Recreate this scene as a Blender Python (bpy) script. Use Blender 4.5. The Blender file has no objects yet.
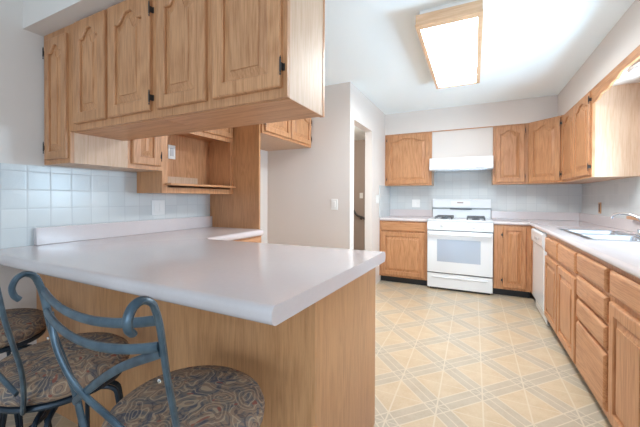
import bpy, bmesh, math, random
from mathutils import Vector, Matrix
random.seed(7)
PI = math.pi
SC = bpy.context.scene
COL = SC.collection

# ------------------------------------------------------------------ camera
F_PX, YAW, CAM_H = 318.73, 0.465, 1.1919
cam_d = bpy.data.cameras.new('camera')
cam = bpy.data.objects.new('camera', cam_d); COL.objects.link(cam)
cam_d.sensor_fit = 'HORIZONTAL'; cam_d.sensor_width = 36.0
cam_d.lens = F_PX * 36.0 / 640.0
cam_d.shift_x = 6.275 / 640.0
cam_d.shift_y = -13.27 / 640.0
cam_d.clip_start = 0.02
cam.location = (0, 0, CAM_H)
cam.rotation_euler = (Matrix.Rotation(YAW, 3, 'Z') @ Matrix.Rotation(PI/2 - 0.0081, 3, 'X') @ Matrix.Rotation(0.0033, 3, 'Z')).to_euler()
SC.camera = cam

# ------------------------------------------------------------------ world, lights, exposure
w = bpy.data.worlds.new('world'); SC.world = w; w.use_nodes = True
bg = w.node_tree.nodes['Background']
bg.inputs['Color'].default_value = (0.80, 0.90, 1.0, 1)
bg.inputs['Strength'].default_value = 0.40

def area(name, loc, rot, sx, sy, power, color=(1, 1, 1)):
    d = bpy.data.lights.new(name, 'AREA'); d.shape = 'RECTANGLE'; d.size = sx; d.size_y = sy
    d.energy = power; d.color = color
    o = bpy.data.objects.new(name, d); COL.objects.link(o); o.location = loc; o.rotation_euler = rot
    return o
# daylight entering by the window above the sink
area('sink_window_daylight', (1.50, 2.72, 1.40), (0, PI/2+0.6, 0), 0.65, 0.60, 58, (0.63, 0.90, 1.12))
# unseen fill light added behind the camera, on the open dining side
area('dining_fill', (0.3, -2.35, 1.1), (PI/2+0.1, 0, 0), 2.2, 1.4, 56, (0.71, 0.93, 1.15))
# unseen point light added to brighten the closed hall
pl = bpy.data.lights.new('hall_fill', 'POINT'); pl.energy = 40; pl.shadow_soft_size = 0.12; pl.color = (1, 0.93, 0.85)
plo = bpy.data.objects.new('hall_fill', pl); COL.objects.link(plo); plo.location = (-1.75, 4.6, 2.2)
LAMP_STRENGTH = 35.0
SC.view_settings.view_transform = 'Standard'
SC.view_settings.look = 'None'
SC.view_settings.gamma = 1.0
SC.view_settings.use_curve_mapping = False
SC.view_settings.exposure = 0.12
SC.cycles.use_denoising = True
SC.cycles.max_bounces = 10
SC.cycles.diffuse_bounces = 6
SC.cycles.sample_clamp_indirect = 6.0

# ------------------------------------------------------------------ room numbers
XL, XR, YB, YC, XD = -2.269, 1.218, 5.0875, 3.253, -1.195
CEIL, SOF, UP = 2.442, 2.134, 1.375
YF = -2.5            # where the room is left open behind the camera
CT = 0.912           # worktop height
UD = 0.317           # upper cabinet depth
LX = XL + 0.289      # left upper front
RX = XR - UD         # right upper front
HY0, HY1 = 0.967, 1.272

# ------------------------------------------------------------------ materials
def lin(r, g, b):
    def f(c):
        c /= 255.0
        return c / 12.92 if c <= 0.04045 else ((c + 0.055) / 1.055) ** 2.4
    return (f(r), f(g), f(b), 1)

def mat(name, color, rough=0.5, metal=0.0, spec=0.5, coat=0.0, emit=None, estr=0):
    m = bpy.data.materials.new(name); m.use_nodes = True
    b = m.node_tree.nodes['Principled BSDF']
    b.inputs['Base Color'].default_value = color
    b.inputs['Roughness'].default_value = rough
    b.inputs['Metallic'].default_value = metal
    b.inputs['Specular IOR Level'].default_value = spec
    b.inputs['Coat Weight'].default_value = coat
    if emit:
        b.inputs['Emission Color'].default_value = emit
        b.inputs['Emission Strength'].default_value = estr
    return m

class NT:
    def __init__(s, m): s.t = m.node_tree; s.b = s.t.nodes['Principled BSDF']
    def n(s, typ, **kw):
        x = s.t.nodes.new(typ)
        for k, v in kw.items(): setattr(x, k, v)
        return x
    def l(s, a, b): s.t.links.new(a, b)
    def math(s, op, a, b=None, clamp=False):
        x = s.n('ShaderNodeMath', operation=op); x.use_clamp = clamp
        for i, v in enumerate((a, b)):
            if v is None: continue
            if isinstance(v, (int, float)): x.inputs[i].default_value = v
            else: s.l(v, x.inputs[i])
        return x.outputs[0]
    def mix(s, f, a, b, bt='MIX'):
        x = s.n('ShaderNodeMix', data_type='RGBA', blend_type=bt)
        for i, v in ((0, f), (6, a), (7, b)):
            if isinstance(v, (int, float)): x.inputs[i].default_value = v
            elif isinstance(v, tuple): x.inputs[i].default_value = v
            else: s.l(v, x.inputs[i])
        return x.outputs[2]
    def ramp(s, f, stops):
        x = s.n('ShaderNodeValToRGB'); cr = x.color_ramp
        while len(cr.elements) < len(stops): cr.elements.new(0.5)
        for e, (p, c) in zip(cr.elements, stops): e.position = p; e.color = c
        s.l(f, x.inputs[0]); return x.outputs[0]
    def noise(s, vec, scale, detail=3, rough=0.5, dist=0.0):
        x = s.n('ShaderNodeTexNoise'); x.inputs['Scale'].default_value = scale
        x.inputs['Detail'].default_value = detail; x.inputs['Roughness'].default_value = rough
        x.inputs['Distortion'].default_value = dist
        s.l(vec, x.inputs['Vector']); return x.outputs[0]
    def mapping(s, vec, sc, loc=(0, 0, 0)):
        x = s.n('ShaderNodeMapping'); x.inputs['Scale'].default_value = sc; x.inputs['Location'].default_value = loc
        s.l(vec, x.inputs['Vector']); return x.outputs[0]
    def obj(s): return s.n('ShaderNodeTexCoord').outputs['Object']
    def pos(s): return s.n('ShaderNodeNewGeometry').outputs['Position']
    def bump(s, h, strength=0.2, dist=0.002):
        x = s.n('ShaderNodeBump'); x.inputs['Strength'].default_value = strength; x.inputs['Distance'].default_value = dist
        s.l(h, x.inputs['Height']); s.l(x.outputs[0], s.b.inputs['Normal'])

def oak(name, c1, c2, axis='z', rough=0.38, seed=0.0):
    m = mat(name, c1, rough); k = NT(m)
    v = k.obj()
    fine = {'z': (1, 1, 0.045), 'x': (0.045, 1, 1), 'y': (1, 0.045, 1)}[axis]
    broad = {'z': (1, 1, 0.13), 'x': (0.13, 1, 1), 'y': (1, 0.13, 1)}[axis]
    a = k.noise(k.mapping(v, fine, (seed, seed, 0)), 160, 4, 0.65)
    b = k.noise(k.mapping(v, broad, (seed, 0, seed)), 7, 2, 0.5, 0.6)
    rings = k.math('FRACT', k.math('MULTIPLY', b, 9.0))
    tri = k.math('ABSOLUTE', k.math('SUBTRACT', rings, 0.5))
    f = k.math('ADD', k.math('MULTIPLY', a, 0.85), k.math('MULTIPLY', tri, 0.30))
    col = k.ramp(f, [(0.30, c2), (0.58, c1), (0.85, tuple(min(1, x*1.10) for x in c1[:3]) + (1,))])
    oi = k.n('ShaderNodeObjectInfo')
    hsv = k.n('ShaderNodeHueSaturation'); k.l(col, hsv.inputs['Color'])
    k.l(k.math('ADD', k.math('MULTIPLY', oi.outputs['Random'], 0.10), 0.95), hsv.inputs['Value'])
    k.l(hsv.outputs[0], k.b.inputs['Base Color'])
    k.bump(a, 0.12, 0.001)
    return m

OAKL_C = (lin(228, 190, 154), lin(210, 166, 126))
O1, O2 = lin(197, 144, 102), lin(164, 110, 70)
OAK = oak('oak_vertical_grain', O1, O2, 'z')
OAKX = oak('oak_cross_grain', O1, O2, 'x')
OAKY = oak('oak_depth_grain', O1, O2, 'y')
OAKE = oak('oak_panel_glossy', lin(196, 144, 100), lin(172, 121, 80), 'z', 0.3, 3.0)
OAKL = oak('light_oak_lamp_frame', OAKL_C[0], OAKL_C[1], 'x', 0.4, 9.0)
OAKP = oak('oak_painted_sheen', lin(203, 172, 146), lin(190, 154, 124), 'z', 0.48, 5.0)  # oak paled to put the end panels' window sheen into the colour

def plaster(name, c):
    m = mat(name, c, 0.75, spec=0.2); k = NT(m)
    k.bump(k.noise(k.obj(), 260, 3), 0.06, 0.001); return m
WALL = plaster('painted_wall', lin(223, 215, 209))
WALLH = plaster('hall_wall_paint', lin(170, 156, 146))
CEILM = plaster('ceiling_paint', lin(244, 252, 255))

def counter_mat():
    m = mat('laminate_worktop', lin(196, 186, 188), 0.11, spec=0.7); k = NT(m)
    n = k.noise(k.pos(), 420, 3, 0.7); b = k.noise(k.pos(), 60, 2, 0.5)
    f = k.math('ADD', k.math('MULTIPLY', n, 0.7), k.math('MULTIPLY', b, 0.3))
    k.l(k.ramp(f, [(0.3, lin(207, 197, 197)), (0.7, lin(214, 204, 204))]), k.b.inputs['Base Color'])
    return m
TOP = counter_mat()

def tile_mat(name, ax, o, size=(0.1133, 0.106), zo=1.018):
    m = mat(name, lin(226, 229, 228), 0.2, spec=0.3); k = NT(m)
    sp = k.n('ShaderNodeSeparateXYZ'); k.l(k.pos(), sp.inputs[0])
    u = k.math('DIVIDE', k.math('SUBTRACT', sp.outputs[ax], o), size[0])
    v = k.math('DIVIDE', k.math('SUBTRACT', sp.outputs[2], zo), size[1])
    def edge(x):
        fr = k.math('FRACT', k.math('ADD', x, 50.0))
        return k.math('MINIMUM', fr, k.math('SUBTRACT', 1.0, fr))
    e = k.math('MINIMUM', edge(u), edge(v))
    g = k.math('GREATER_THAN', e, 0.016)
    cmb = k.n('ShaderNodeCombineXYZ')
    k.l(k.math('FLOOR', k.math('ADD', u, 50.0)), cmb.inputs[0]); k.l(k.math('FLOOR', k.math('ADD', v, 50.0)), cmb.inputs[1])
    wn = k.n('ShaderNodeTexWhiteNoise'); wn.noise_dimensions = '2D'; k.l(cmb.outputs[0], wn.inputs['Vector'])
    tc = k.ramp(wn.outputs[0], [(0.0, lin(203, 207, 208)), (1.0, lin(211, 214, 214))])
    k.l(k.mix(g, lin(190, 193, 195), tc), k.b.inputs['Base Color'])
    k.l(k.math('ADD', k.math('MULTIPLY', g, -0.38), 0.6), k.b.inputs['Roughness'])
    k.bump(k.math('MULTIPLY', e, 14.0, True), 0.15, 0.002)
    return m
TILEY = tile_mat('white_tile_side', 1, 0.885)
TILEX = tile_mat('white_tile_back', 0, 0.289)

def floor_mat():
    m = mat('patterned_vinyl', lin(220, 200, 172), 0.28, spec=0.5); k = NT(m)
    sp = k.n('ShaderNodeSeparateXYZ'); k.l(k.pos(), sp.inputs[0])
    u = k.math('DIVIDE', k.math('SUBTRACT', sp.outputs[0], 0.055), 0.235)
    v = k.math('DIVIDE', k.math('SUBTRACT', sp.outputs[1], 2.19), 0.252)
    def dist2(x):   # distance to the nearest even integer
        fr = k.math('FRACT', k.math('ADD', k.math('DIVIDE', x, 2.0), 50.5))
        return k.math('MULTIPLY', k.math('ABSOLUTE', k.math('SUBTRACT', fr, 0.5)), 2.0)
    def dist1(x):
        fr = k.math('FRACT', k.math('ADD', x, 50.5))
        return k.math('ABSOLUTE', k.math('SUBTRACT', fr, 0.5))
    p = dist2(k.math('ADD', u, v)); q = dist2(k.math('SUBTRACT', u, v))
    W = 0.31
    bp = k.math('LESS_THAN', p, W); bq = k.math('LESS_THAN', q, W)
    band = k.math('MAXIMUM', bp, bq); both = k.math('MULTIPLY', bp, bq)
    def line(d, c, hw): return k.math('LESS_THAN', k.math('ABSOLUTE', k.math('SUBTRACT', d, c)), hw)
    ln = line(p, W, 0.022)
    for x in (line(q, W, 0.022), line(p, 0, 0.018), line(q, 0, 0.018), line(dist1(u), 0, 0.018), line(dist1(v), 0, 0.010)):
        ln = k.math('MAXIMUM', ln, x)
    n1 = k.noise(k.pos(), 9, 4, 0.6); n2 = k.noise(k.pos(), 70, 3, 0.7)
    nn = k.math('ADD', k.math('MULTIPLY', n1, 0.6), k.math('MULTIPLY', n2, 0.4))
    tan = k.ramp(nn, [(0.38, lin(196, 174, 143)), (0.62, lin(207, 188, 159))])
    gry = k.ramp(nn, [(0.38, lin(181, 167, 146)), (0.62, lin(191, 179, 160))])
    dk = k.ramp(nn, [(0.38, lin(175, 163, 144)), (0.62, lin(186, 175, 157))])
    c = k.mix(band, tan, gry); c = k.mix(both, c, dk); c = k.mix(k.math('MULTIPLY', ln, 0.8), c, lin(213, 200, 179))
    k.l(c, k.b.inputs['Base Color'])
    return m
FLOOR = floor_mat()

WHITE = mat('white_enamel', lin(232, 235, 238), 0.18, spec=0.6)
PLAST = mat('white_plastic', lin(236, 236, 234), 0.35)
GLASSGREY = mat('oven_window_glass', lin(176, 188, 204), 0.08, spec=0.7)
IRON = mat('cast_iron_grate', lin(96, 98, 102), 0.5)
BLACK = mat('black_kick', lin(44, 46, 50), 0.5)
DARKGAP = mat('dark_gap', lin(70, 74, 84), 0.5)
HINGE = mat('dark_pewter', lin(78, 74, 72), 0.35, metal=0.7)
STEEL = mat('stainless_steel', lin(212, 216, 222), 0.22, metal=1.0)
CHROME = mat('chrome', lin(235, 238, 242), 0.07, metal=1.0)
BRONZE = mat('brown_outlet', lin(110, 72, 46), 0.45)
OAKPLATE = mat('oak_plate', lin(190, 146, 104), 0.45)
DIFF = mat('lamp_diffuser', lin(250, 250, 250), 0.4, emit=(0.93, 0.98, 1.0, 1), estr=LAMP_STRENGTH)
GLOBE = mat('milky_ribbed_glass', lin(238, 242, 246), 0.15, spec=0.7)
MARK = mat('grey_red_mark', lin(176, 160, 158), 0.4)
DISPLAY = mat('grey_display', lin(205, 206, 210), 0.2)

def bluemetal():
    m = mat('blue_grey_painted_metal', lin(86, 108, 122), 0.34, metal=0.35); k = NT(m)
    n = k.noise(k.obj(), 30, 3)
    k.l(k.ramp(n, [(0.35, lin(58, 74, 86)), (0.65, lin(82, 100, 112))]), k.b.inputs['Base Color']); return m
METAL = bluemetal()
DKMETAL = mat('dark_blue_metal', lin(38, 50, 62), 0.4, metal=0.3)

def paisley():
    m = mat('paisley_upholstery', lin(130, 114, 102), 0.85, spec=0.15); k = NT(m)
    v = k.obj()
    dn = k.n('ShaderNodeTexNoise'); dn.inputs['Scale'].default_value = 9; dn.inputs['Detail'].default_value = 2; k.l(v, dn.inputs['Vector'])
    sub = k.n('ShaderNodeVectorMath', operation='MULTIPLY_ADD'); k.l(dn.outputs[1], sub.inputs[0]); sub.inputs[1].default_value = (0.16, 0.16, 0); k.l(v, sub.inputs[2])
    vo = k.n('ShaderNodeTexVoronoi'); vo.inputs['Scale'].default_value = 15; k.l(sub.outputs[0], vo.inputs['Vector'])
    rings = k.math('ABSOLUTE', k.math('SUBTRACT', k.math('FRACT', k.math('MULTIPLY', vo.outputs['Distance'], 5.0)), 0.5))
    base = k.ramp(k.noise(v, 16, 3, 0.6, 1.5), [(0.36, lin(86, 84, 90)), (0.47, lin(122, 108, 98)), (0.55, lin(146, 118, 98)), (0.66, lin(104, 92, 86))])
    lines = k.math('GREATER_THAN', rings, 0.40)
    c = k.mix(k.math('MULTIPLY', lines, 0.6), base, lin(176, 152, 126))
    dark = k.math('LESS_THAN', rings, 0.06)
    c = k.mix(k.math('MULTIPLY', dark, 0.55), c, lin(66, 60, 64))
    v2 = k.n('ShaderNodeTexVoronoi'); v2.inputs['Scale'].default_value = 26; k.l(sub.outputs[0], v2.inputs['Vector'])
    dot = k.math('LESS_THAN', v2.outputs['Distance'], 0.16)
    c = k.mix(k.math('MULTIPLY', dot, 0.8), c, lin(138, 78, 66))
    k.l(c, k.b.inputs['Base Color'])
    k.bump(k.noise(v, 500, 2), 0.3, 0.001); return m
FABRIC = paisley()

# ------------------------------------------------------------------ builders
def new(): return bmesh.new()

def box(bm, x0, x1, y0, y1, z0, z1, bev=0.0, seg=2):
    r = bmesh.ops.create_cube(bm, size=1.0)
    vs = r['verts']
    for v in vs:
        v.co = Vector(((x0+x1)/2 + v.co.x*(x1-x0), (y0+y1)/2 + v.co.y*(y1-y0), (z0+z1)/2 + v.co.z*(z1-z0)))
    if bev > 0:
        es = set()
        for v in vs: es.update(v.link_edges)
        bmesh.ops.bevel(bm, geom=list(es), offset=bev, segments=seg, profile=0.5, affect='EDGES')
    return vs

def prism(bm, pts, axis, a, b):
    """extrude a 2D polygon along an axis: axis 'z' pts=(x,y); 'x' pts=(y,z); 'y' pts=(x,z)"""
    def P(p, t):
        return {'z': (p[0], p[1], t), 'x': (t, p[0], p[1]), 'y': (p[0], t, p[1])}[axis]
    v0 = [bm.verts.new(P(p, a)) for p in pts]; v1 = [bm.verts.new(P(p, b)) for p in pts]
    f = [bm.faces.new(v0), bm.faces.new(list(reversed(v1)))]
    n = len(pts)
    for i in range(n): f.append(bm.faces.new((v0[i], v1[i], v1[(i+1) % n], v0[(i+1) % n])))
    bmesh.ops.recalc_face_normals(bm, faces=f)
    return v0, v1

def tube(bm, pts, r, n=10, cap=True, flat=None):
    pts = [Vector(p) for p in pts]; rings = []
    up = None
    for i, p in enumerate(pts):
        if i == 0: t = pts[1]-pts[0]
        elif i == len(pts)-1: t = pts[-1]-pts[-2]
        else: t = pts[i+1]-pts[i-1]
        t.normalize()
        if up is None:
            up = Vector((0, 0, 1)) if abs(t.z) < 0.9 else Vector((1, 0, 0))
        s = t.cross(up)
        if s.length < 1e-5: s = t.cross(Vector((0, 1, 0)))
        s.normalize(); u = s.cross(t).normalized(); up = u
        ra, rb = (r, r) if flat is None else flat
        rings.append([bm.verts.new(p + s*ra*math.cos(2*PI*j/n) + u*rb*math.sin(2*PI*j/n)) for j in range(n)])
    fs = []
    for a, b in zip(rings, rings[1:]):
        for j in range(n): fs.append(bm.faces.new((a[j], a[(j+1) % n], b[(j+1) % n], b[j])))
    if cap: fs.append(bm.faces.new(list(reversed(rings[0])))); fs.append(bm.faces.new(rings[-1]))
    bmesh.ops.recalc_face_normals(bm, faces=fs)

def smoothpath(pts, n=6):
    pts = [Vector(p) for p in pts]; out = []
    P = [pts[0]*2-pts[1]] + pts + [pts[-1]*2-pts[-2]]
    for i in range(1, len(P)-2):
        a, b, c, d = P[i-1], P[i], P[i+1], P[i+2]
        for k in range(n):
            t = k/n
            out.append(0.5*((2*b) + (c-a)*t + (2*a-5*b+4*c-d)*t*t + (3*b-a-3*c+d)*t**3))
    out.append(pts[-1]); return out

def lathe(bm, prof, c=(0, 0, 0), n=32, axis='z', ripple=None):
    rings = []
    for i, (r, h) in enumerate(prof):
        ring = []
        for j in range(n):
            a = 2*PI*j/n; rr = max(r, 1e-4)
            if ripple: rr *= 1 + ripple*math.cos(j*PI)
            p = {'z': (rr*math.cos(a), rr*math.sin(a), h), 'y': (rr*math.cos(a), h, rr*math.sin(a)), 'x': (h, rr*math.cos(a), rr*math.sin(a))}[axis]
            ring.append(bm.verts.new(Vector(p)+Vector(c)))
        rings.append(ring)
    fs = []
    for a, b in zip(rings, rings[1:]):
        for j in range(n): fs.append(bm.faces.new((a[j], a[(j+1) % n], b[(j+1) % n], b[j])))
    fs.append(bm.faces.new(rings[0])); fs.append(bm.faces.new(rings[-1]))
    bmesh.ops.recalc_face_normals(bm, faces=fs)

def build(name, bm, material, parent=None, smooth=False, kind=None, label=None):
    me = bpy.data.meshes.new(name); bm.to_mesh(me); bm.free()
    me.materials.append(material)
    if smooth:
        me.polygons.foreach_set('use_smooth', [True]*len(me.polygons))
        try: me.set_sharp_from_angle(angle=math.radians(38))
        except Exception: pass
    o = bpy.data.objects.new(name, me); COL.objects.link(o)
    if parent: o.parent = parent
    if kind: o['kind'] = kind
    if label: o['label'] = label
    return o

def thing(name, label, cat, loc=(0, 0, 0), rz=0.0, group=None):
    o = bpy.data.objects.new(name, None); COL.objects.link(o); o.empty_display_size = 0.1
    o.location = loc; o.rotation_euler = (0, 0, rz); o['label'] = label; o['category'] = cat
    if group: o['group'] = group
    return o
def tag(o, label, cat, group=None):
    o['label'] = label; o['category'] = cat
    if group: o['group'] = group
    return o
def struct(name, bm, m, smooth=False): return build(name, bm, m, None, smooth, 'structure')

# ---- raised-panel door in the local frame: x width, z up, front face looks to -y, back on y=y0
def shape(t):
    s = min(1, max(0, (abs(t)-0.12)/0.66)); return 0.5*(1+math.cos(PI*s))
def door(parent, x0, x1, z0, z1, y0=0.0, arch=0.0, hinges=None, hz=None, th=0.020, name='door', label=None, rail=0.055, m=None):
    W, H = x1-x0, z1-z0
    NB, NS, NTp = 8, 8, 30
    def loop(bm, ins, y, drop):
        pts = []
        a0, a1 = x0+ins, x1-ins; b0 = z0+ins
        def top(u):
            t = (u-(x0+x1)/2)/(W/2-min(ins, rail+0.04)) if W > 0 else 0
            return z1-ins-drop*(1-shape(t))
        for i in range(NB): pts.append((a0+(a1-a0)*i/NB, b0))
        zt = top(a1)
        for i in range(NS): pts.append((a1, b0+(zt-b0)*i/NS))
        for i in range(NTp):
            u = a1+(a0-a1)*i/NTp; pts.append((u, top(u)))
        zt = top(a0)
        for i in range(NS): pts.append((a0, zt+(b0-zt)*i/NS))
        return [bm.verts.new((p[0], y, p[1])) for p in pts]
    def bridge(bm, A, B, fs):
        n = len(A)
        for i in range(n): fs.append(bm.faces.new((A[i], A[(i+1) % n], B[(i+1) % n], B[i])))
    yf = y0-th
    bm = new(); fs = []
    L = [loop(bm, 0, y0, 0), loop(bm, 0, yf+0.007, 0), loop(bm, 0.003, yf+0.002, 0), loop(bm, 0.008, yf, 0),
         loop(bm, rail-0.004, yf, arch), loop(bm, rail, yf+0.004, arch), loop(bm, rail+0.001, yf+0.014, arch)]
    for a, b in zip(L, L[1:]): bridge(bm, a, b, fs)
    fs.append(bm.faces.new(L[0]))
    fs.append(bm.faces.new(L[-1]))
    bmesh.ops.recalc_face_normals(bm, faces=fs)
    d = build(name, bm, m or OAK, parent, label=label)
    bm = new(); fs = []
    L = [loop(bm, rail+0.002, yf+0.0138, arch), loop(bm, rail+0.003, yf+0.0125, arch), loop(bm, rail+0.011, yf+0.0120, arch),
         loop(bm, rail+0.036, yf+0.0045, arch), loop(bm, rail+0.0365, yf+0.0015, arch), loop(bm, rail+0.038, yf+0.0005, arch)]
    for a, b in zip(L, L[1:]): bridge(bm, a, b, fs)
    fs.append(bm.faces.new(L[-1])); fs.append(bm.faces.new(L[0]))
    bmesh.ops.recalc_face_normals(bm, faces=fs)
    build('raised_panel', bm, m or OAK, d)
    if hinges:
        xs = x0 if hinges == 'left' else x1
        sg = -1 if hinges == 'left' else 1
        for z in (hz or (z0+0.07, z1-0.07)):
            hb = new()
            tube(hb, [(xs+sg*0.003, yf-0.001, z-0.022), (xs+sg*0.003, yf-0.001, z+0.022)], 0.0034, 8)
            for e in (-1, 1): lathe(hb, [(0.0005, 0), (0.0036, 0.003), (0.0022, 0.008), (0.0005, 0.013)], (xs+sg*0.003, yf-0.001, z+e*0.022+(0 if e > 0 else -0.013)), 8)
            box(hb, min(xs+sg*0.004, xs+sg*0.018), max(xs+sg*0.004, xs+sg*0.010), y0-0.003, y0-0.0005, z-0.013, z+0.013)
            box(hb, xs+sg*0.001, xs+sg*0.004, yf+0.002, y0-0.001, z-0.013, z+0.013)
            build('hinge', hb, HINGE, d, True)
    return d

def drawer(parent, x0, x1, z0, z1, y0=0.0, th=0.020, name='drawer'):
    bm = new()
    def rect(i, y): return [bm.verts.new(p) for p in ((x0+i, y, z0+i), (x1-i, y, z0+i), (x1-i, y, z1-i), (x0+i, y, z1-i))]
    L = [rect(0, y0), rect(0, y0-th+0.010), rect(0.004, y0-th+0.006), rect(0.006, y0-th+0.004), rect(0.014, y0-th)]
    fs = []
    for a, b in zip(L, L[1:]):
        for i in range(4): fs.append(bm.faces.new((a[i], a[(i+1) % 4], b[(i+1) % 4], b[i])))
    fs += [bm.faces.new(L[0]), bm.faces.new(L[-1])]
    bmesh.ops.recalc_face_normals(bm, faces=fs)
    return build(name, bm, OAKX, parent)

def carcass(parent, W, D, z0, z1, kick=0.0, kick_in=0.075, frame=0.019, openbase=False):
    bm = new()
    if openbase:
        for q in ((0.0005, 0.018, frame, D, z0+kick, z1), (W-0.018, W-0.0005, frame, D, z0+kick, z1), (0.018, W-0.018, frame, D, z0+kick, z0+kick+0.018), (0.018, W-0.018, D-0.012, D, z0+kick+0.018, z1)): box(bm, *q)
    else: box(bm, 0.0005, W-0.0005, frame, D, z0+kick, z1)
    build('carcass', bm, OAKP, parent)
    bm = new(); s = 0.038
    box(bm, 0, s, 0, frame-0.0002, z0+kick, z1); box(bm, W-s, W, 0, frame-0.0002, z0+kick, z1)
    box(bm, s, W-s, 0.0003, frame-0.0002, z1-s, z1); box(bm, s, W-s, 0.0003, frame-0.0002, z0+kick, z0+kick+s)
    box(bm, s, W-s, 0.0006, frame-0.0002, z0+kick+s, z1-s)
    build('face_frame', bm, OAK, parent)
    if kick:
        bm = new(); box(bm, 0.001, W-0.001, kick_in, D, z0, z0+kick-0.001); build('toe_kick', bm, BLACK, parent)

# ------------------------------------------------------------------ the setting
bm = new(); box(bm, XL-0.1, XR+0.1, YF, YB+2.0, -0.06, 0.0); struct('floor', bm, FLOOR)
bm = new(); box(bm, XL-0.6, XR+0.12, YF, YB+2.0, CEIL, CEIL+0.06); struct('ceiling', bm, CEILM)
bm = new(); box(bm, XL-0.1, XL, YF, YC+0.05, 0, CEIL); struct('wall_left', bm, WALL)
bm = new(); box(bm, XD, XR+0.1, YB, YB+0.1, 0, CEIL); struct('wall_back', bm, WALL)
# right wall with the window opening above the sink
WY0, WY1, WZ0, WZ1 = 2.25, 3.20, 1.05, 2.05
bm = new()
box(bm, XR, XR+0.12, YF, WY0, 0, CEIL); box(bm, XR, XR+0.12, WY1, YB+0.1, 0, CEIL)
box(bm, XR, XR+0.12, WY0, WY1, 0, WZ0); box(bm, XR, XR+0.12, WY0, WY1, WZ1, CEIL)
struct('wall_right', bm, WALL)
# wall beside the refrigerator bay, and the doorway wall
bm = new(); box(bm, XL, XD-0.095, YC, YC+0.1, 0, CEIL); struct('wall_bay', bm, WALL)
DY0, DY1, DZ = 3.38, 4.085, 2.065
bm = new()
box(bm, XD-0.095, XD, YC, DY0, 0, CEIL); box(bm, XD-0.095, XD, DY1, YB+0.1, 0, CEIL); box(bm, XD-0.095, XD, DY0, DY1, DZ, CEIL)
struct('wall_doorway', bm, WALL)
# hall beyond the doorway
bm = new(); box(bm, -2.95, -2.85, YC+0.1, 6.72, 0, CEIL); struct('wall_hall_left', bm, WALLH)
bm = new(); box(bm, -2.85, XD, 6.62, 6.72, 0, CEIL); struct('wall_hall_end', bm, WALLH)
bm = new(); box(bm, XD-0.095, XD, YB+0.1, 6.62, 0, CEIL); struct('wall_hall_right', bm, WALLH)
bm = new(); box(bm, -2.95, XL-0.1, YC+0.1, YB+2.0, -0.06, 0); struct('floor_hall', bm, FLOOR)

# soffits
bm = new()
prism(bm, [(XD, YB), (XD, YB-UD), (RX, YB-UD), (RX, YF+0.2), (XR, YF+0.2), (XR, YB)], 'z', SOF, CEIL)
struct('soffit_right_and_back', bm, WALL)
bm = new()
prism(bm, [(XL, 0.872), (-0.586, 0.872), (-0.586, HY1+0.09), (LX+0.02, HY1+0.09), (LX+0.02, 2.31), (-1.66, 2.31), (-1.66, YC), (XL, YC)], 'z', SOF, CEIL)
struct('soffit_left', bm, WALL)
# painted panel between the upper cabinets above the hood
bm = new(); box(bm, -0.529, 0.219, YB-UD+0.012, YB, 1.735, SOF); struct('panel_above_hood', bm, WALL)
for i, z in ((1, SOF-0.012), (2, 1.735)):
    bm = new(); box(bm, -0.528, 0.218, YB-UD-0.002, YB-UD+0.0115, z, z+0.011); struct('trim_%d' % i, bm, OAKX)

# tile
bm = new(); box(bm, XL, XL+0.008, 0.20, 2.288, CT, 1.372); struct('tile_left', bm, TILEY)
bm = new(); box(bm, XD+0.008, XR-0.008, YB-0.008, YB, CT, 1.60); struct('tile_back', bm, TILEX)
bm = new(); box(bm, XR-0.008, XR, 0.5, WY0, CT, 1.372); box(bm, XR-0.008, XR, WY1, YB-0.008, CT, 1.372); box(bm, XR-0.008, XR, WY0, WY1, CT, WZ0-0.03)
struct('tile_right', bm, TILEY)
bm = new(); box(bm, XD, XD+0.008, 4.45, YB, CT, 1.372); struct('tile_doorway_side', bm, TILEY)

# window above the sink
wf = bpy.data.objects.new('window_1', None); COL.objects.link(wf); wf['kind'] = 'structure'
bm = new()
cw = 0.055
box(bm, XR-0.015, XR, WY0-cw, WY0, WZ0-0.03, WZ1+cw, 0.003); box(bm, XR-0.015, XR, WY1, WY1+cw-0.001, WZ0, WZ1+cw, 0.003)
box(bm, XR-0.015, XR, WY0, WY1, WZ1, WZ1+cw, 0.003)
box(bm, XR-0.075, XR+0.03, WY0-0.09, WY1+0.36, WZ0-0.028, WZ0-0.001, 0.004)
build('window_frame', bm, OAK, wf, kind='structure')
bm = new()
for a, b, c, d in ((WY0, WY0+.04, WZ0, WZ1), (WY1-.04, WY1, WZ0, WZ1), (WY0+.04, WY1-.04, WZ0, WZ0+.04), (WY0+.04, WY1-.04, WZ1-.04, WZ1), (WY0+.04, WY1-.04, 1.56, 1.60)):
    box(bm, XR+0.05, XR+0.09, a, b, c, d)
build('window_sash', bm, PLAST, wf, kind='structure')
GL = bpy.data.materials.new('window_glass'); GL.use_nodes = True
t = GL.node_tree; t.nodes.clear()
mo = t.nodes.new('ShaderNodeOutputMaterial'); mx = t.nodes.new('ShaderNodeMixShader'); tr = t.nodes.new('ShaderNodeBsdfTransparent'); gs = t.nodes.new('ShaderNodeBsdfGlossy')
gs.inputs['Roughness'].default_value = 0.02; mx.inputs[0].default_value = 0.06
t.links.new(tr.outputs[0], mx.inputs[1]); t.links.new(gs.outputs[0], mx.inputs[2]); t.links.new(mx.outputs[0], mo.inputs[0])
bm = new(); box(bm, XR+0.066, XR+0.072, WY0+0.03, WY1-0.03, WZ0+0.03, WZ1-0.03); build('window_pane', bm, GL, wf, kind='structure')

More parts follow.
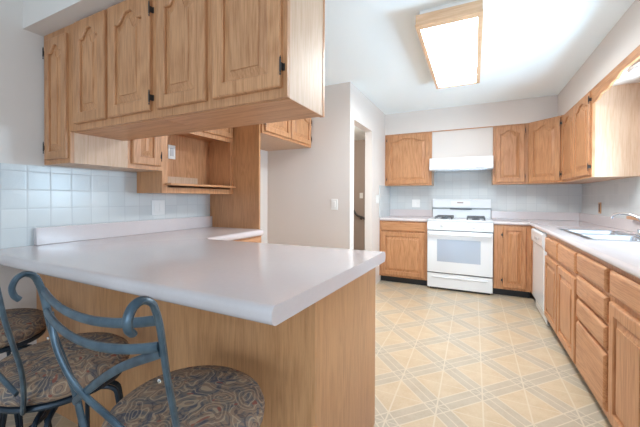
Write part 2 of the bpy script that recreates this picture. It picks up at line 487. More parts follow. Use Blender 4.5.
# ------------------------------------------------------------------ worktops
LT = thing('countertop', 'mauve-grey laminate L-shaped worktop over the breakfast peninsula and left wall run', 'countertop', (-1.3, 1.2, CT-0.053))
bm = new()
pts = [(XL+0.002, 0.684), (-0.457, 0.674), (-0.412, 1.665), (-1.60, 1.612), (-1.635, 1.65), (-1.635, 2.288), (XL+0.002, 2.288)]
pts = [(x+1.3, y-1.2) for x, y in pts]
v0, v1 = prism(bm, pts, 'z', 0, 0.053)
bm.edges.ensure_lookup_table()
def find(a, b):
    for e in a.link_edges:
        if e.other_vert(a) is b: return e
es = [find(v[i], v[j]) for v in (v0, v1) for i, j in ((0, 1), (2, 3), (3, 4), (4, 5))]
bmesh.ops.bevel(bm, geom=es, offset=0.022, segments=6, profile=0.5, affect='EDGES')
build('worktop', bm, TOP, LT, True)
bm = new(); box(bm, XL+0.0085+1.3, XL+0.040+1.3, 0.915-1.2, 2.287-1.2, 0.0532, 0.155, 0.004)
build('backsplash_lip', bm, TOP, LT)

def nosing_y(bm, x0, x1, yf, yb, z0, z1, r=0.018):
    """board running along x with a rolled front edge looking to -y"""
    n = 6; p = []
    for i in range(n+1):
        a = PI/2*i/n; p.append((yf+r-r*math.sin(a), z0+r-r*math.cos(a)))
    for i in range(n+1):
        a = PI/2*i/n; p.append((yf+r-r*math.cos(a), z1-r+r*math.sin(a)))
    p += [(yb, z1), (yb, z0)]
    prism(bm, p, 'x', x0, x1)
def nosing_x(bm, y0, y1, xf, xb, z0, z1, r=0.018):
    n = 6; p = []
    for i in range(n+1):
        a = PI/2*i/n; p.append((xf+r-r*math.sin(a), z0+r-r*math.cos(a)))
    for i in range(n+1):
        a = PI/2*i/n; p.append((xf+r-r*math.cos(a), z1-r+r*math.sin(a)))
    p += [(xb, z1), (xb, z0)]
    prism(bm, p, 'y', y0, y1)
Z0 = CT-0.040
BT = thing('countertop', 'short mauve-grey laminate worktop left of the white range', 'countertop', (-0.87, 4.76, Z0))
bm = new(); nosing_y(bm, XD+0.009+0.87, -0.549+0.87, YB-0.637-4.76, YB-0.009-4.76, 0, 0.040); build('worktop', bm, TOP, BT, True)
bm = new(); box(bm, XD+0.009+0.87, -0.549+0.87, YB-0.030-4.76, YB-0.0085-4.76, 0.0402, 0.142, 0.003); build('backsplash_lip', bm, TOP, BT)

SX0, SX1, SY0, SY1 = 0.700, 1.115, 2.76, 3.575     # sink cut-out
RT = thing('countertop', 'long mauve-grey laminate worktop holding the sink along the right wall', 'countertop', (0.9, 3.0, Z0))
bm = new(); ox, oy = 0.9, 3.0; XF = XR-0.637
nosing_y(bm, 0.221-ox, XF+0.03-ox, YB-0.637-oy, YB-0.009-oy, 0, 0.040)
box(bm, XF+0.03-ox, XR-0.009-ox, YB-0.637+0.02-oy, YB-0.009-oy, 0, 0.040)
nosing_x(bm, 0.7-oy, YB-0.617-oy, XF-ox, SX0-ox, 0, 0.040)
box(bm, SX0-ox, SX1-ox, 0.7-oy, SY0-oy, 0, 0.040); box(bm, SX0-ox, SX1-ox, SY1-oy, YB-0.617-oy, 0, 0.040)
box(bm, SX1-ox, XR-0.009-ox, 0.7-oy, YB-0.617-oy, 0, 0.040)
build('worktop', bm, TOP, RT, True)
bm = new(); box(bm, 0.221-ox, XR-0.031-ox, YB-0.030-oy, YB-0.0085-oy, 0.0402, 0.142, 0.003)
box(bm, XR-0.030-ox, XR-0.0085-ox, 0.7-oy, YB-0.009-oy, 0.0402, 0.142, 0.003)
build('backsplash_lip', bm, TOP, RT)

# ------------------------------------------------------------------ sink and faucet
sk = thing('kitchen_sink', 'double-bowl stainless steel sink set in the right worktop', 'sink', (0.9, 3.17, CT+0.0005))
bm = new(); a0, a1, b0, b1 = SX0-0.012-0.9, SX1+0.012-0.9, SY0-0.012-3.17, SY1+0.012-3.17
ym = (b0+b1)/2
i0, i1 = a0+0.045, a1-0.065
box(bm, a0, i0, b0, b1, 0, 0.006, 0.002); box(bm, i1, a1, b0, b1, 0, 0.006, 0.002)
for c, d in ((b0, b0+0.04), (ym-0.02, ym+0.02), (b1-0.04, b1)): box(bm, i0-0.001, i1+0.001, c, d, 0.0, 0.006, 0.002)
build('rim', bm, STEEL, sk)
for c, d in ((b0+0.04, ym-0.02), (ym+0.02, b1-0.04)):
    bm = new(); fs = []
    def rr(ins, z, r, n=5):
        P = []
        for cx, cy, a in ((i1-ins-r, d-ins-r, 0), (i0+ins+r, d-ins-r, 1), (i0+ins+r, c+ins+r, 2), (i1-ins-r, c+ins+r, 3)):
            for k in range(n+1):
                t_ = (a+k/n)*PI/2; P.append(bm.verts.new((cx+r*math.cos(t_), cy+r*math.sin(t_), z)))
        return P
    L = [rr(-0.002, 0.003, 0.02), rr(0.004, -0.004, 0.025), rr(0.012, -0.14, 0.035), rr(0.03, -0.165, 0.04)]
    for A, B in zip(L, L[1:]):
        n_ = len(A)
        for i in range(n_): fs.append(bm.faces.new((A[i], B[i], B[(i+1) % n_], A[(i+1) % n_])))
    fs.append(bm.faces.new(L[-1])); bmesh.ops.recalc_face_normals(bm, faces=fs)
    bw = build('bowl', bm, STEEL, sk, True)
    bm = new(); lathe(bm, [(0.04, -0.1645), (0.042, -0.162), (0.03, -0.160), (0.0, -0.161)], ((i0+i1)/2, (c+d)/2, 0), 20); build('drain', bm, CHROME, bw, True)
fc = thing('faucet', 'chrome faucet with a low arched spout behind the sink', 'faucet', (1.10, 3.09, CT+0.007))
bm = new(); lathe(bm, [(0.03, 0), (0.03, 0.008), (0.02, 0.02), (0.016, 0.07), (0.012, 0.08), (0.0, 0.083)], n=20)
box(bm, -0.025, 0.025, -0.10, 0.10, 0, 0.010, 0.004); build('base', bm, CHROME, fc, True)
bm = new(); tube(bm, smoothpath([(0, 0, 0.06), (-0.02, 0.02, 0.12), (-0.05, 0.06, 0.150), (-0.09, 0.13, 0.160), (-0.12, 0.185, 0.145), (-0.127, 0.20, 0.118)]), 0.0095, 12); build('spout', bm, CHROME, fc, True)
for s in (-1, 1):
    bm = new(); lathe(bm, [(0.018, 0.010), (0.014, 0.03), (0.02, 0.045), (0.0, 0.05)], (0, s*0.085, 0), 16); build('handle', bm, CHROME, fc, True)

# ------------------------------------------------------------------ base cabinets
BD = 0.608   # depth to the face frame
ZB = 0.872-0.0005
# back left
c = thing('base_cabinet', 'oak base cabinet left of the white range, one drawer over one door', 'cabinet', (XD+0.001, YB-BD-0.002, 0), 0, 'oak base cabinets')
Wd = -0.550-XD-0.002
carcass(c, Wd, BD, 0, ZB, 0.09)
drawer(c, 0.022, Wd-0.03, 0.735, 0.852)
door(c, 0.022, Wd-0.03, 0.115, 0.715, rail=0.06)
# back right (corner) cabinet
c = thing('base_cabinet', 'narrow oak corner base cabinet with one tall door right of the white range', 'cabinet', (0.222, YB-BD-0.002, 0), 0, 'oak base cabinets')
carcass(c, 0.386, BD, 0, ZB, 0.09)
door(c, 0.098, 0.335, 0.115, 0.852, hinges='left', hz=(0.2, 0.75), rail=0.05)
# right run: local x runs toward the camera
XFR = XR-0.610
def rbase(y_far, W, label, ob=False):
    c = thing('base_cabinet', label, 'cabinet', (XFR, y_far, 0), -PI/2, 'oak base cabinets')
    carcass(c, W, BD-0.002, 0, ZB, 0.09, openbase=ob); return c
bm = new(); box(bm, XFR, XFR+0.019, 4.225, 4.476, 0.09, ZB); o = build('filler_panel', bm, OAK)
tag(o, 'plain oak filler strip in the corner beside the dishwasher', 'panel')
c = rbase(3.594, 1.002, 'oak sink base cabinet with two doors and two false drawer fronts', True)
for a, b in ((0.018, 0.485), (0.517, 0.985)):
    drawer(c, a, b, 0.700, 0.840, name='drawer'); door(c, a, b, 0.118, 0.668, rail=0.055)
c = rbase(2.590, 0.548, 'oak base cabinet with a stack of four drawers nearer than the sink cabinet')
for a, b in ((0.725, 0.845), (0.575, 0.700), (0.435, 0.553), (0.130, 0.412)): drawer(c, 0.020, 0.520, a, b)
c = rbase(2.040, 0.90, 'nearest oak base cabinet at the lower right edge of the photo, wide drawers above doors')
for a, b in ((0.018, 0.44), (0.47, 0.885)):
    drawer(c, a, b, 0.725, 0.845); door(c, a, b, 0.118, 0.695, rail=0.06)

# dishwasher
dw = thing('dishwasher', 'white dishwasher between the corner filler and the sink cabinet', 'dishwasher', (XFR-0.022, 4.220, 0), -PI/2)
bm = new(); box(bm, 0.012, 0.612, 0.03, 0.60, 0.02, 0.735); build('body', bm, PLAST, dw)
bm = new(); box(bm, 0.006, 0.618, 0, 0.03, 0.13, 0.72, 0.006); build('door', bm, WHITE, dw)
bm = new(); prism(bm, [(0.03, 0.725), (-0.004, 0.725), (-0.016, 0.745), (-0.016, 0.85), (-0.004, 0.866), (0.03, 0.866)], 'x', 0.006, 0.618); cp = build('control_panel', bm, WHITE, dw)
bm = new(); box(bm, 0.23, 0.39, -0.0205, -0.0165, 0.775, 0.80, 0.002); build('handle', bm, DISPLAY, cp)
bm = new(); box(bm, 0.45, 0.52, -0.0185, -0.0163, 0.79, 0.81, 0.001); build('button', bm, DISPLAY, cp)
bm = new(); box(bm, 0.012, 0.612, 0.035, 0.05, 0.012, 0.125); build('toe_kick', bm, WHITE, dw)
bm = new(); box(bm, 0.55, 0.59, -0.001, 0.001, 0.26, 0.275); build('badge', bm, DISPLAY, dw)

# left run base
c = thing('base_cabinet', 'oak base cabinet under the left wall worktop, only its top edge showing beyond the peninsula', 'cabinet', (-1.66, 1.645, 0), PI/2, 'oak base cabinets')
carcass(c, 0.643, -1.66-XL-0.004, 0, CT-0.0535, 0.09)
drawer(c, 0.03, 0.62, 0.71, 0.845); door(c, 0.03, 0.31, 0.115, 0.69); door(c, 0.33, 0.62, 0.115, 0.69)

# peninsula base
pb = thing('peninsula_cabinet', 'oak-panelled base of the breakfast peninsula behind the bar stools', 'cabinet', (-1.37, 1.28, 0))
bm = new(); box(bm, XL+0.002+1.37, -0.495+1.37, 0.945-1.28, 1.62-1.28, 0.09, CT-0.0535); build('carcass', bm, OAKE, pb)
bm = new(); box(bm, XL+0.002+1.37, -0.495+1.37, 0.93-1.28, 0.9448-1.28, 0.0, CT-0.0535); build('back_panel', bm, OAKE, pb)
bm = new(); box(bm, -0.4948+1.37, -0.458+1.37, 0.928-1.28, 1.640-1.28, 0.0, CT-0.0535, 0.002); build('end_panel', bm, OAKE, pb)
bm = new(); box(bm, -2.26+1.37, -0.496+1.37, 0.9452-1.28, 1.56-1.28, 0.0, 0.089); build('toe_kick', bm, BLACK, pb)
bm = new(); box(bm, -1.63+1.37, -0.495+1.37, 1.6202-1.28, 1.639-1.28, 0.09, CT-0.0535); build('face_frame', bm, OAK, pb)

# ------------------------------------------------------------------ upper cabinets
UH = SOF-0.0008
G = 'oak wall cabinets'
c = thing('wall_cabinet', 'single-door oak wall cabinet left of the range hood', 'cabinet', (XD+0.001, YB-UD, 0), 0, G)
Wd = -0.530-XD-0.002
carcass(c, Wd, UD-0.009, UP, UH)
door(c, 0.035, Wd-0.035, UP+0.022, UH-0.018, arch=0.045, hinges='left')
c = thing('wall_cabinet', 'narrow single-door oak wall cabinet right of the range hood', 'cabinet', (0.221, YB-UD, 0), 0, G)
carcass(c, 0.386, UD-0.009, UP, UH)
door(c, 0.03, 0.35, UP+0.022, UH-0.018, arch=0.045, hinges='right')
# diagonal corner cabinet
c = thing('wall_cabinet', 'diagonal oak wall cabinet across the far right corner', 'cabinet', (0.608, YB-UD, 0), -PI/4, G)
Ld = math.hypot(RX-0.608, RX-0.608); r2 = math.sqrt(0.5)
def toloc(x, y):
    dx, dy = x-0.608, y-(YB-UD); return (dx*r2-dy*r2, dx*r2+dy*r2)
yq = YB-UD-(RX-0.608)
poly = [toloc(0.609, YB-UD+0.014), toloc(RX+0.014, yq+0.001), toloc(XR-0.009, yq+0.001), toloc(XR-0.009, YB-0.009), toloc(0.609, YB-0.009)]
bm = new(); prism(bm, poly, 'z', UP, UH); build('carcass', bm, OAKE, c)
bm = new(); box(bm, 0.004, Ld-0.004, -0.004, 0.009, UP, UH); build('face_frame', bm, OAK, c)
door(c, 0.025, Ld-0.025, UP+0.022, UH-0.018, y0=-0.004, arch=0.045, hinges='right')
# right wall
c = thing('wall_cabinet', 'two-door oak wall cabinet on the right wall beside the sink window', 'cabinet', (RX, yq-0.001, 0), -PI/2, G)
Wd = yq-0.001-3.50
carcass(c, Wd, UD-0.009, UP, UH)
door(c, 0.03, Wd/2-0.006, UP+0.022, UH-0.018, arch=0.045, hinges='left'); door(c, Wd/2+0.006, Wd-0.03, UP+0.022, UH-0.018, arch=0.045, hinges='right')
# scalloped valance over the sink
bm = new()
half = [(3.498, 2.005), (3.40, 2.005), (3.36, 2.012), (3.32, 2.032), (3.27, 2.032), (3.20, 2.028), (3.15, 2.032), (3.10, 2.046), (3.04, 2.048), (3.0, 2.044), (2.96, 2.062), (2.92, 2.072)]
mid = 2.75
low = half + [(2*mid-y, z) for y, z in reversed(half[:-1])]
poly = low + [(low[-1][0], UH), (low[0][0], UH)]
prism(bm, poly, 'x', RX, RX+0.018)
o = build('scalloped_valance', bm, OAKY); tag(o, 'oak scalloped valance board under the soffit above the sink', 'valance')
# clips on the cabinet end
# left wall cabinet that ends in the narrow door facing the camera
c = thing('wall_cabinet', 'narrow-ended oak corner wall cabinet at the far left, against the tiled wall', 'cabinet', (XL+0.009, HY0, 0), 0, G)
Wn = LX-XL-0.009
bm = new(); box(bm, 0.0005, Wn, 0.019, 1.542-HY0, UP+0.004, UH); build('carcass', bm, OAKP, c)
bm = new(); box(bm, 0, Wn-0.0003, 0, 0.0188, UP+0.004, UH); build('face_frame', bm, OAK, c)
door(c, 0.042, Wn-0.016, UP+0.030, UH-0.044, arch=0.04, hinges='left', rail=0.045)
sd = bpy.data.objects.new('side_door', None); COL.objects.link(sd); sd.parent = c; sd.location = (Wn+0.001, 1.290-HY0, 0); sd.rotation_euler = (0, 0, PI/2)
door(sd, 0.022, 0.230, UP+0.032, UH-0.044, arch=0.04, hinges='right', name='side_door_leaf')
bm = new(); box(bm, 0.0, 0.252, 0.0003, 0.0009, UP+0.004, UH); build('side_door_frame', bm, OAK, sd)
# microwave cabinet
MY0, MY1, MZ = 1.543, 2.288, 1.222
c = thing('microwave_cabinet', 'oak wall cabinet with an open microwave niche against the tall side panel', 'cabinet', (XL+0.009, MY0, 0), 0, G)
D_ = LX-XL-0.009; L_ = MY1-MY0; O0, O1_ = 1.262, 1.690
bm = new(); box(bm, 0, D_-0.019, 0, 0.018, MZ, UH); build('side_panel', bm, OAKE, c)
bm = new(); box(bm, 0, D_-0.019, L_-0.018, L_, MZ, UH); build('side_panel', bm, OAKE, c)
bm = new(); box(bm, 0, 0.008, 0.018, L_-0.018, MZ, UH); build('back_board', bm, OAK, c)
bm = new(); box(bm, 0.008, D_-0.019, 0.018, L_-0.018, MZ, MZ+0.016); build('bottom_board', bm, OAKY, c)
bm = new(); box(bm, 0.008, D_-0.019, 0.018, L_-0.018, 1.72, 1.736); build('inner_shelf', bm, OAKY, c)
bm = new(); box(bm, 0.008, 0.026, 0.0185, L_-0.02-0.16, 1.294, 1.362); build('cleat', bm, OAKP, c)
bm = new()
box(bm, D_-0.0188, D_, 0, 0.045, MZ, UH); box(bm, D_-0.0188, D_, L_-0.035, L_, MZ, UH)
box(bm, D_-0.0188, D_, 0.045, L_-0.035, MZ, O0); box(bm, D_-0.0188, D_, 0.045, L_-0.035, O1_, 1.745); box(bm, D_-0.0188, D_, 0.045, L_-0.035, UH-0.035, UH)
build('face_frame', bm, OAK, c)
md = bpy.data.objects.new('upper_doors', None); COL.objects.link(md); md.parent = c; md.location = (D_+0.0005, 0, 0); md.rotation_euler = (0, 0, PI/2)
door(md, 0.025, L_/2-0.008, 1.725, UH-0.03, name='door_leaf', rail=0.045); door(md, L_/2+0.008, L_-0.02, 1.725, UH-0.03, name='door_leaf', rail=0.045)
bm = new(); box(bm, 0.028, D_+0.065, 0.02, L_-0.037, 1.2775, 1.2925, 0.002)
o = build('shelf_board', bm, OAKY, c)
# outlet in the niche
def plate(name, label, cat, loc, rz, w, h, mainmat, inner, innermat, group=None):
    t_ = thing(name, label, cat, loc, rz, group)
    bm = new(); box(bm, -w/2, w/2, -0.006, 0, -h/2, h/2, 0.002); build('cover_plate', bm, mainmat, t_)
    for (x, iw, ih, kind) in inner:
        bm = new(); box(bm, x-iw/2, x+iw/2, -0.0095, -0.0055, -ih/2, ih/2, 0.0015); build(kind, bm, innermat, t_)
    return t_
plate('wall_outlet', 'white outlet plate on the back of the open microwave niche', 'outlet', (XL+0.0172, 1.843, 1.567), PI/2, 0.07, 0.115, PLAST, [(0, 0.033, 0.066, 'socket')], DISPLAY)
plate('wall_switch', 'white double switch plate on the left tiled backsplash', 'switch', (XL+0.0082, 1.724, 1.108), PI/2, 0.118, 0.118, PLAST, [(-0.025, 0.033, 0.066, 'rocker'), (0.025, 0.033, 0.066, 'rocker')], PLAST)
plate('wall_switch', 'white single switch plate on the beige wall beside the doorway', 'switch', (-1.375, YC, 1.118), 0, 0.075, 0.118, PLAST, [(0, 0.033, 0.066, 'rocker')], PLAST)
plate('wall_switch', 'white switch plate on the side wall between doorway and far cabinet', 'switch', (XD, 4.355, 1.175), PI/2, 0.115, 0.118, PLAST, [(-0.025, 0.033, 0.066, 'rocker'), (0.025, 0.033, 0.066, 'rocker')], PLAST)
plate('wall_outlet', 'white outlet plate on the back tiles left of the range', 'outlet', (-0.79, YB-0.0082, 1.108), 0, 0.118, 0.118, PLAST, [(-0.025, 0.033, 0.066, 'socket'), (0.025, 0.033, 0.066, 'socket')], PLAST)
plate('wall_outlet', 'oak-coloured outlet plate with brown socket on the right wall tiles', 'outlet', (XR-0.0082, 4.42, 1.092), -PI/2, 0.075, 0.118, OAKPLATE, [(0, 0.033, 0.09, 'socket')], BRONZE)

# hanging cabinets over the peninsula
for x0, x1, ds, hh, lab in ((LX+0.0005, -1.2715, ((0.066, 0.335, None), (0.367, 0.676, 'right')), (1.640, 2.035), 'two-door oak cabinet hanging over the left half of the peninsula'),
                        (-1.2708, -0.591, ((0.012, 0.302, None), (0.342, 0.660, 'right')), (1.655, 2.035), 'two-door oak cabinet hanging over the right half of the peninsula')):
    c = thing('hanging_cabinet', lab, 'cabinet', (x0, HY0, 0), 0, 'cabinets hanging over the peninsula')
    Wd = x1-x0
    carcass(c, Wd, HY1-HY0-0.008, 1.549, UH)
    bm = new(); box(bm, 0.001, Wd-0.001, 0.0195, HY1-HY0-0.0085, 1.5465, 1.5488); build('bottom_panel', bm, OAKX, c)
    for a, b, h in ds: door(c, a, b, 1.583, UH-0.012, arch=0.05, hinges=h, hz=hh)
    if x1 > -1:
        bm = new(); box(bm, Wd-0.019, Wd+0.002, HY1-HY0-0.0078, HY1-HY0+0.006, 1.547, UH); build('edge_trim', bm, OAK, c)

# tall refrigerator side panel and the cabinet above the bay
bm = new(); box(bm, XL+0.002, -1.687, 2.2895, 2.3095, 0, SOF-0.001); o = build('tall_side_panel', bm, OAKE)
tag(o, 'tall oak panel closing the end of the left counter run', 'panel')
c = thing('wall_cabinet', 'deep two-door oak cabinet above the empty refrigerator bay', 'cabinet', (-1.67, 2.3105, 0), PI/2, G)
Wd = YC-0.001-2.3105
carcass(c, Wd, -1.67-XL-0.003, 1.762, UH)
door(c, 0.03, Wd/2-0.008, 1.785, UH-0.02, rail=0.05, arch=0.03, hinges='left'); door(c, Wd/2+0.008, Wd-0.025, 1.785, UH-0.02, rail=0.05, arch=0.03, hinges='right')

# ------------------------------------------------------------------ range
rg = thing('gas_range', 'white free-standing gas range between the far oak base cabinets', 'stove', (-0.5447, YB-0.665, 0))
RW = 0.762
bm = new(); box(bm, 0.002, RW-0.002, 0.03, 0.645, 0.03, 0.895); build('body', bm, WHITE, rg)
bm = new(); box(bm, 0.03, RW-0.03, 0.06, 0.6, 0.0, 0.03); build('plinth', bm, BLACK, rg)
bm = new(); box(bm, 0.003, RW-0.003, 0.022, 0.0298, 0.20, 0.88); build('door_gasket', bm, DARKGAP, rg)
bm = new(); box(bm, 0.004, RW-0.004, 0.0, 0.0295, 0.030, 0.215, 0.006)
d = build('storage_drawer', bm, WHITE, rg)
bm = new(); prism(bm, [(0.0, 0.178), (-0.010, 0.172), (-0.012, 0.166), (0.0, 0.160)], 'x', 0.06, RW-0.06); build('handle', bm, WHITE, d)
bm = new(); box(bm, 0.004, RW-0.004, -0.012, 0.0215, 0.228, 0.766, 0.008)
d = build('oven_door', bm, WHITE, rg)
bm = new(); box(bm, 0.125, 0.625, -0.0145, -0.0115, 0.375, 0.660, 0.001); build('window', bm, GLASSGREY, d)
bm = new(); tube(bm, smoothpath([(0.03, -0.012, 0.725), (0.035, -0.045, 0.727), (0.07, -0.055, 0.728), (RW/2, -0.058, 0.729), (RW-0.07, -0.055, 0.728), (RW-0.035, -0.045, 0.727), (RW-0.03, -0.012, 0.725)], 5), 0.013, 12, flat=(0.011, 0.016)); build('handle', bm, WHITE, d, True)
bm = new(); prism(bm, [(0.03, 0.778), (-0.012, 0.778), (-0.014, 0.80), (0.010, 0.895), (0.03, 0.895)], 'x', 0.002, RW-0.002); cp = build('control_panel', bm, WHITE, rg)
for kx in (0.085, 0.185, 0.545, 0.645):
    bm = new(); lathe(bm, [(0.022, 0.002), (0.021, -0.010), (0.017, -0.024), (0.015, -0.026), (0, -0.026)], (kx, -0.004, 0.838), 18, 'y')
    box(bm, kx-0.004, kx+0.004, -0.036, -0.028, 0.822, 0.856, 0.0015); build('knob', bm, PLAST, cp, True)
bm = new(); box(bm, 0, RW, -0.006, 0.62, 0.8955, 0.914, 0.007); ck = build('cooktop', bm, WHITE, rg, True)
for gx in (0.19, RW-0.19):
    for gy in (0.17, 0.42):
        bm = new(); lathe(bm, [(0.045, 0.914), (0.045, 0.922), (0.030, 0.926), (0.028, 0.934), (0, 0.935)], (gx, gy, 0), 18); build('burner', bm, IRON, ck, True)
        bm = new(); s = 0.105; z = 0.944
        box(bm, gx-s, gx+s, gy-s, gy-s+0.012, z-0.006, z+0.004); box(bm, gx-s, gx+s, gy+s-0.012, gy+s, z-0.006, z+0.004)
        box(bm, gx-s, gx-s+0.012, gy-s, gy+s, z-0.006, z+0.004); box(bm, gx+s-0.012, gx+s, gy-s, gy+s, z-0.006, z+0.004)
        for k in range(4):
            dx, dy = ((1, 0), (-1, 0), (0, 1), (0, -1))[k]
            xa, xb = sorted((gx+dx*0.03, gx+dx*s)); ya, yb_ = sorted((gy+dy*0.03, gy+dy*s))
            box(bm, xa-0.005*(dx == 0), xb+0.005*(dx == 0), ya-0.005*(dy == 0), yb_+0.005*(dy == 0), z-0.004, z+0.008)
        for ex in (-1, 1):
            for ey in (-1, 1): box(bm, gx+ex*(s-0.006)-0.006, gx+ex*(s-0.006)+0.006, gy+ey*(s-0.006)-0.006, gy+ey*(s-0.006)+0.006, 0.914, z)
        build('grate', bm, IRON, ck)
bm = new(); prism(bm, [(0.62, 0.914), (0.585, 0.914), (0.595, 1.035), (0.62, 1.035), (0.645, 1.035), (0.645, 0.90)], 'x', 0.008, RW-0.008); build('rear_riser', bm, WHITE, rg)
bm = new(); prism(bm, [(0.645, 1.040), (0.575, 1.046), (0.560, 1.060), (0.568, 1.165), (0.585, 1.182), (0.645, 1.182)], 'x', 0.004, RW-0.004); bgd = build('backguard', bm, WHITE, rg)
bm = new(); box(bm, 0.255, 0.50, 0.5600, 0.5680, 1.085, 1.150, 0.001); build('control_overlay', bm, PLAST, bgd)
bm = new(); box(bm, 0.335, 0.415, 0.5585, 0.5600, 1.118, 1.138); build('clock_display', bm, MARK, bgd)
bm = new(); box(bm, 0.24, 0.52, 0.5665, 0.585, 1.030, 1.0455); build('gap_shade_strip', bm, DARKGAP, rg)  # dark strip standing in for the shadow gap below the backguard

# range hood
hd = thing('range_hood', 'white under-cabinet range hood above the stove', 'hood', (-0.5447, 4.60, 1.570))
bm = new(); prism(bm, [(0.0, 0.012), (0.0, 0.030), (0.028, 0.162), (0.165, 0.162), (0.165, 0.164), (0.4778, 0.164), (0.4778, 0.0), (0.012, 0.0)], 'x', 0.002, 0.764)
build('body', bm, WHITE, hd)
bm = new(); box(bm, 0.06, 0.70, 0.06, 0.42, -0.004, -0.0005); build('filter', bm, STEEL, hd)
bm = new(); box(bm, 0.57, 0.66, -0.003, 0.0005, 0.014, 0.026); build('switch_strip', bm, DISPLAY, hd)

# ------------------------------------------------------------------ ceiling lamp
cl = thing('ceiling_light', 'oak-framed rectangular fluorescent ceiling light, lit', 'ceiling light', (-0.150, 2.885, CEIL))
a0, a1, b0, b1 = -0.203, 0.193, -0.675, 0.680
bm = new()
for x0, x1, y0, y1 in ((a0, a0+0.02, b0, b1), (a1-0.02, a1, b0, b1), (a0+0.02, a1-0.02, b0, b0+0.02), (a0+0.02, a1-0.02, b1-0.02, b1)):
    box(bm, x0, x1, y0, y1, -0.096, -0.034)
for x0, x1, y0, y1 in ((a0-0.004, a0+0.024, b0-0.004, b1+0.004), (a1-0.028, a1+0.004, b0-0.004, b1+0.004), (a0+0.024, a1-0.028, b0-0.004, b0+0.060), (a0+0.024, a1-0.028, b1-0.028, b1+0.004)):
    box(bm, x0, x1, y0, y1, -0.110, -0.0962, 0.003)
build('frame', bm, OAKL, cl)
bm = new(); box(bm, a0+0.022, a1-0.022, b0+0.022, b1-0.022, -0.0895, -0.0005); build('housing', bm, PLAST, cl)
bm = new(); box(bm, a0+0.021, a1-0.021, b0+0.021, b1-0.021, -0.0955, -0.090); build('diffuser', bm, DIFF, cl)
# small glass light under the soffit above the sink
sl = thing('soffit_light', 'small white ribbed glass light under the soffit above the sink', 'ceiling light', (1.065, 2.92, SOF))
bm = new(); lathe(bm, [(0.06, -0.0005), (0.06, -0.012), (0.05, -0.018), (0, -0.018)], n=24); build('base', bm, PLAST, sl, True)
bm = new(); lathe(bm, [(0.055, -0.0185), (0.10, -0.03), (0.125, -0.050), (0.115, -0.072), (0.07, -0.090), (0.0, -0.096)], n=64, ripple=0.02); build('shade', bm, GLOBE, sl, True)

# hall fittings
plate('wall_switch', 'small white switch plate on the hall end wall, seen through the doorway', 'switch', (-2.17, 6.62, 1.24), 0, 0.075, 0.118, PLAST, [(0, 0.033, 0.066, 'rocker')], PLAST)
hr = thing('handrail', 'short sloping metal handrail on the hall wall, seen through the doorway', 'handrail', (-2.19, 6.62, 0.80))
bm = new(); tube(bm, smoothpath([(-0.16, -0.07, 0.17), (-0.05, -0.08, 0.02), (0.10, -0.08, -0.04), (0.30, -0.08, -0.16)]), 0.022, 10); build('rail', bm, HINGE, hr, True)
bm = new(); tube(bm, [(0.02, -0.005, -0.05), (0.02, -0.075, -0.01)], 0.014, 8); lathe(bm, [(0.03, -0.006), (0.03, -0.001)], (0.02, 0, -0.05), 12, 'y'); build('bracket', bm, HINGE, hr)

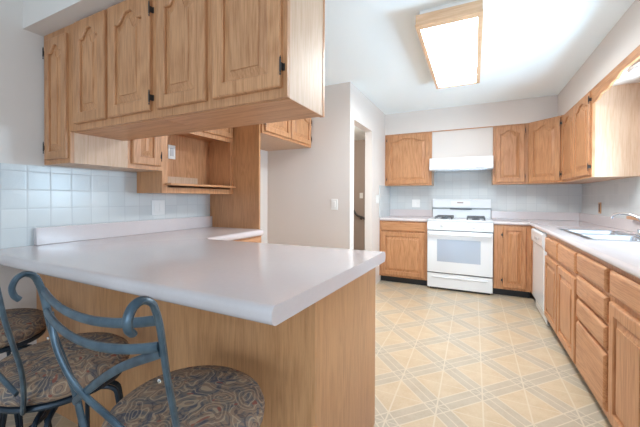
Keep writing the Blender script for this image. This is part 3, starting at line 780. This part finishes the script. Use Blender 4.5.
# ------------------------------------------------------------------ bar stools
def make_stool(label, loc, rz):
    t_ = thing('bar_stool', label, 'stool', loc, rz, 'swivel bar stools at the peninsula')
    bm = new()
    lathe(bm, [(0.0, 0.582), (0.175, 0.582), (0.190, 0.588), (0.201, 0.602), (0.203, 0.618), (0.196, 0.634), (0.178, 0.648), (0.13, 0.658), (0.07, 0.662), (0.0, 0.663)], n=48)
    build('seat', bm, FABRIC, t_, True)
    bm = new()
    def ring(R, z, r, n=40):
        pr = [bm.verts.new((0, 0, 0)) for _ in range(0)]
        R_ = []
        for i in range(n):
            a = 2*PI*i/n
            R_.append([bm.verts.new(((R+r*math.cos(2*PI*j/8))*math.cos(a), (R+r*math.cos(2*PI*j/8))*math.sin(a), z+r*math.sin(2*PI*j/8))) for j in range(8)])
        fs = []
        for i in range(n):
            A, B = R_[i], R_[(i+1) % n]
            for j in range(8): fs.append(bm.faces.new((A[j], B[j], B[(j+1) % 8], A[(j+1) % 8])))
        bmesh.ops.recalc_face_normals(bm, faces=fs)
    ring(0.180, 0.572, 0.010)
    for a in (0, PI/2):
        c_, s_ = math.cos(a), math.sin(a)
        tube(bm, [(-0.18*c_, -0.18*s_, 0.570), (0.18*c_, 0.18*s_, 0.570)], 0.009, 8)
    build('seat_ring', bm, DKMETAL, t_, True)
    bm = new(); lathe(bm, [(0.09, 0.530), (0.09, 0.545), (0.05, 0.550), (0.05, 0.565), (0, 0.565)], n=24); build('swivel_plate', bm, DKMETAL, t_, True)
    bm = new(); ring(0.205, 0.210, 0.010); build('footrest_ring', bm, DKMETAL, t_, True)
    for k in range(4):
        a = PI/4+k*PI/2; c_, s_ = math.cos(a), math.sin(a)
        bm = new()
        for off in (-0.016, 0.016):
            ox_, oy_ = -s_*off, c_*off
            tube(bm, smoothpath([(0.06*c_+ox_, 0.06*s_+oy_, 0.524), (0.15*c_+ox_, 0.15*s_+oy_, 0.512), (0.172*c_+ox_, 0.172*s_+oy_, 0.45), (0.20*c_+ox_*.7, 0.20*s_+oy_*.7, 0.22), (0.235*c_+ox_*.4, 0.235*s_+oy_*.4, 0.008)], 5), 0.008, 8)
        build('leg', bm, DKMETAL, t_, True)
    FL = (0.0062, 0.0092)
    def back_y(z): return -0.165-0.085*max(0, (z-0.64))/0.36
    for s in (-1, 1):
        bm = new()
        p = [(s*0.10, -0.145, 0.572), (s*0.135, -0.163, 0.585), (s*0.165, -0.172, 0.64), (s*0.178, -0.182, 0.72), (s*0.186, -0.202, 0.80), (s*0.193, -0.222, 0.88), (s*0.196, -0.236, 0.96),
             (s*0.197, -0.246, 0.997), (s*0.197, -0.255, 1.015), (s*0.196, -0.271, 1.023), (s*0.195, -0.286, 1.016), (s*0.194, -0.294, 0.998), (s*0.192, -0.291, 0.981), (s*0.190, -0.283, 0.971)]
        tube(bm, smoothpath(p, 5), 0.011, 10, flat=FL)
        build('back_post', bm, METAL, t_, True)
        bm = new(); lathe(bm, [(0.004, 0.0), (0.0035, -0.002), (0, -0.003)], (s*0.188, -0.232, 0.868), 8, 'y'); build('screw', bm, CHROME, t_)
    def rail(z, sag, bow):
        bm = new(); P = []
        for i in range(13):
            u = -1+2*i/12; zz = z-sag*(1-u*u); P.append((u*0.190, -0.236-bow*(1-u*u)+0.09*(0.95-z), zz))
        tube(bm, P, 0.011, 10, flat=FL); build('back_rail', bm, METAL, t_, True)
    rail(0.978, 0.022, 0.020); rail(0.930, 0.024, 0.020)
    bm = new(); tube(bm, smoothpath([(-0.193, -0.226, 0.925), (-0.165, -0.226, 0.845), (-0.11, -0.212, 0.765), (0.0, -0.198, 0.715), (0.14, -0.178, 0.645)], 5), 0.011, 10, flat=FL); build('cross_bar', bm, METAL, t_, True)
    bm = new(); tube(bm, smoothpath([(0.190, -0.230, 0.918), (0.05, -0.220, 0.850), (-0.08, -0.205, 0.765), (-0.174, -0.185, 0.700)], 5), 0.011, 10, flat=FL); build('cross_bar', bm, METAL, t_, True)
    return t_
first = make_stool('nearest paisley-seated metal bar stool, its crossed back in front of the others', (-0.680, 0.610, 0), 0)
def dup(o, parent=None):
    n = o.copy(); COL.objects.link(n)
    if parent: n.parent = parent
    for ch in list(o.children): dup(ch, n)
    return n
s2 = dup(first); s2.location = (-1.268, 0.595, 0); s2['label'] = 'middle paisley-seated metal bar stool, between the nearest and the farthest stool'
s3 = dup(first); s3.location = (-1.87, 0.60, 0); s3['label'] = 'farthest paisley-seated metal bar stool, at the left edge by the wall'
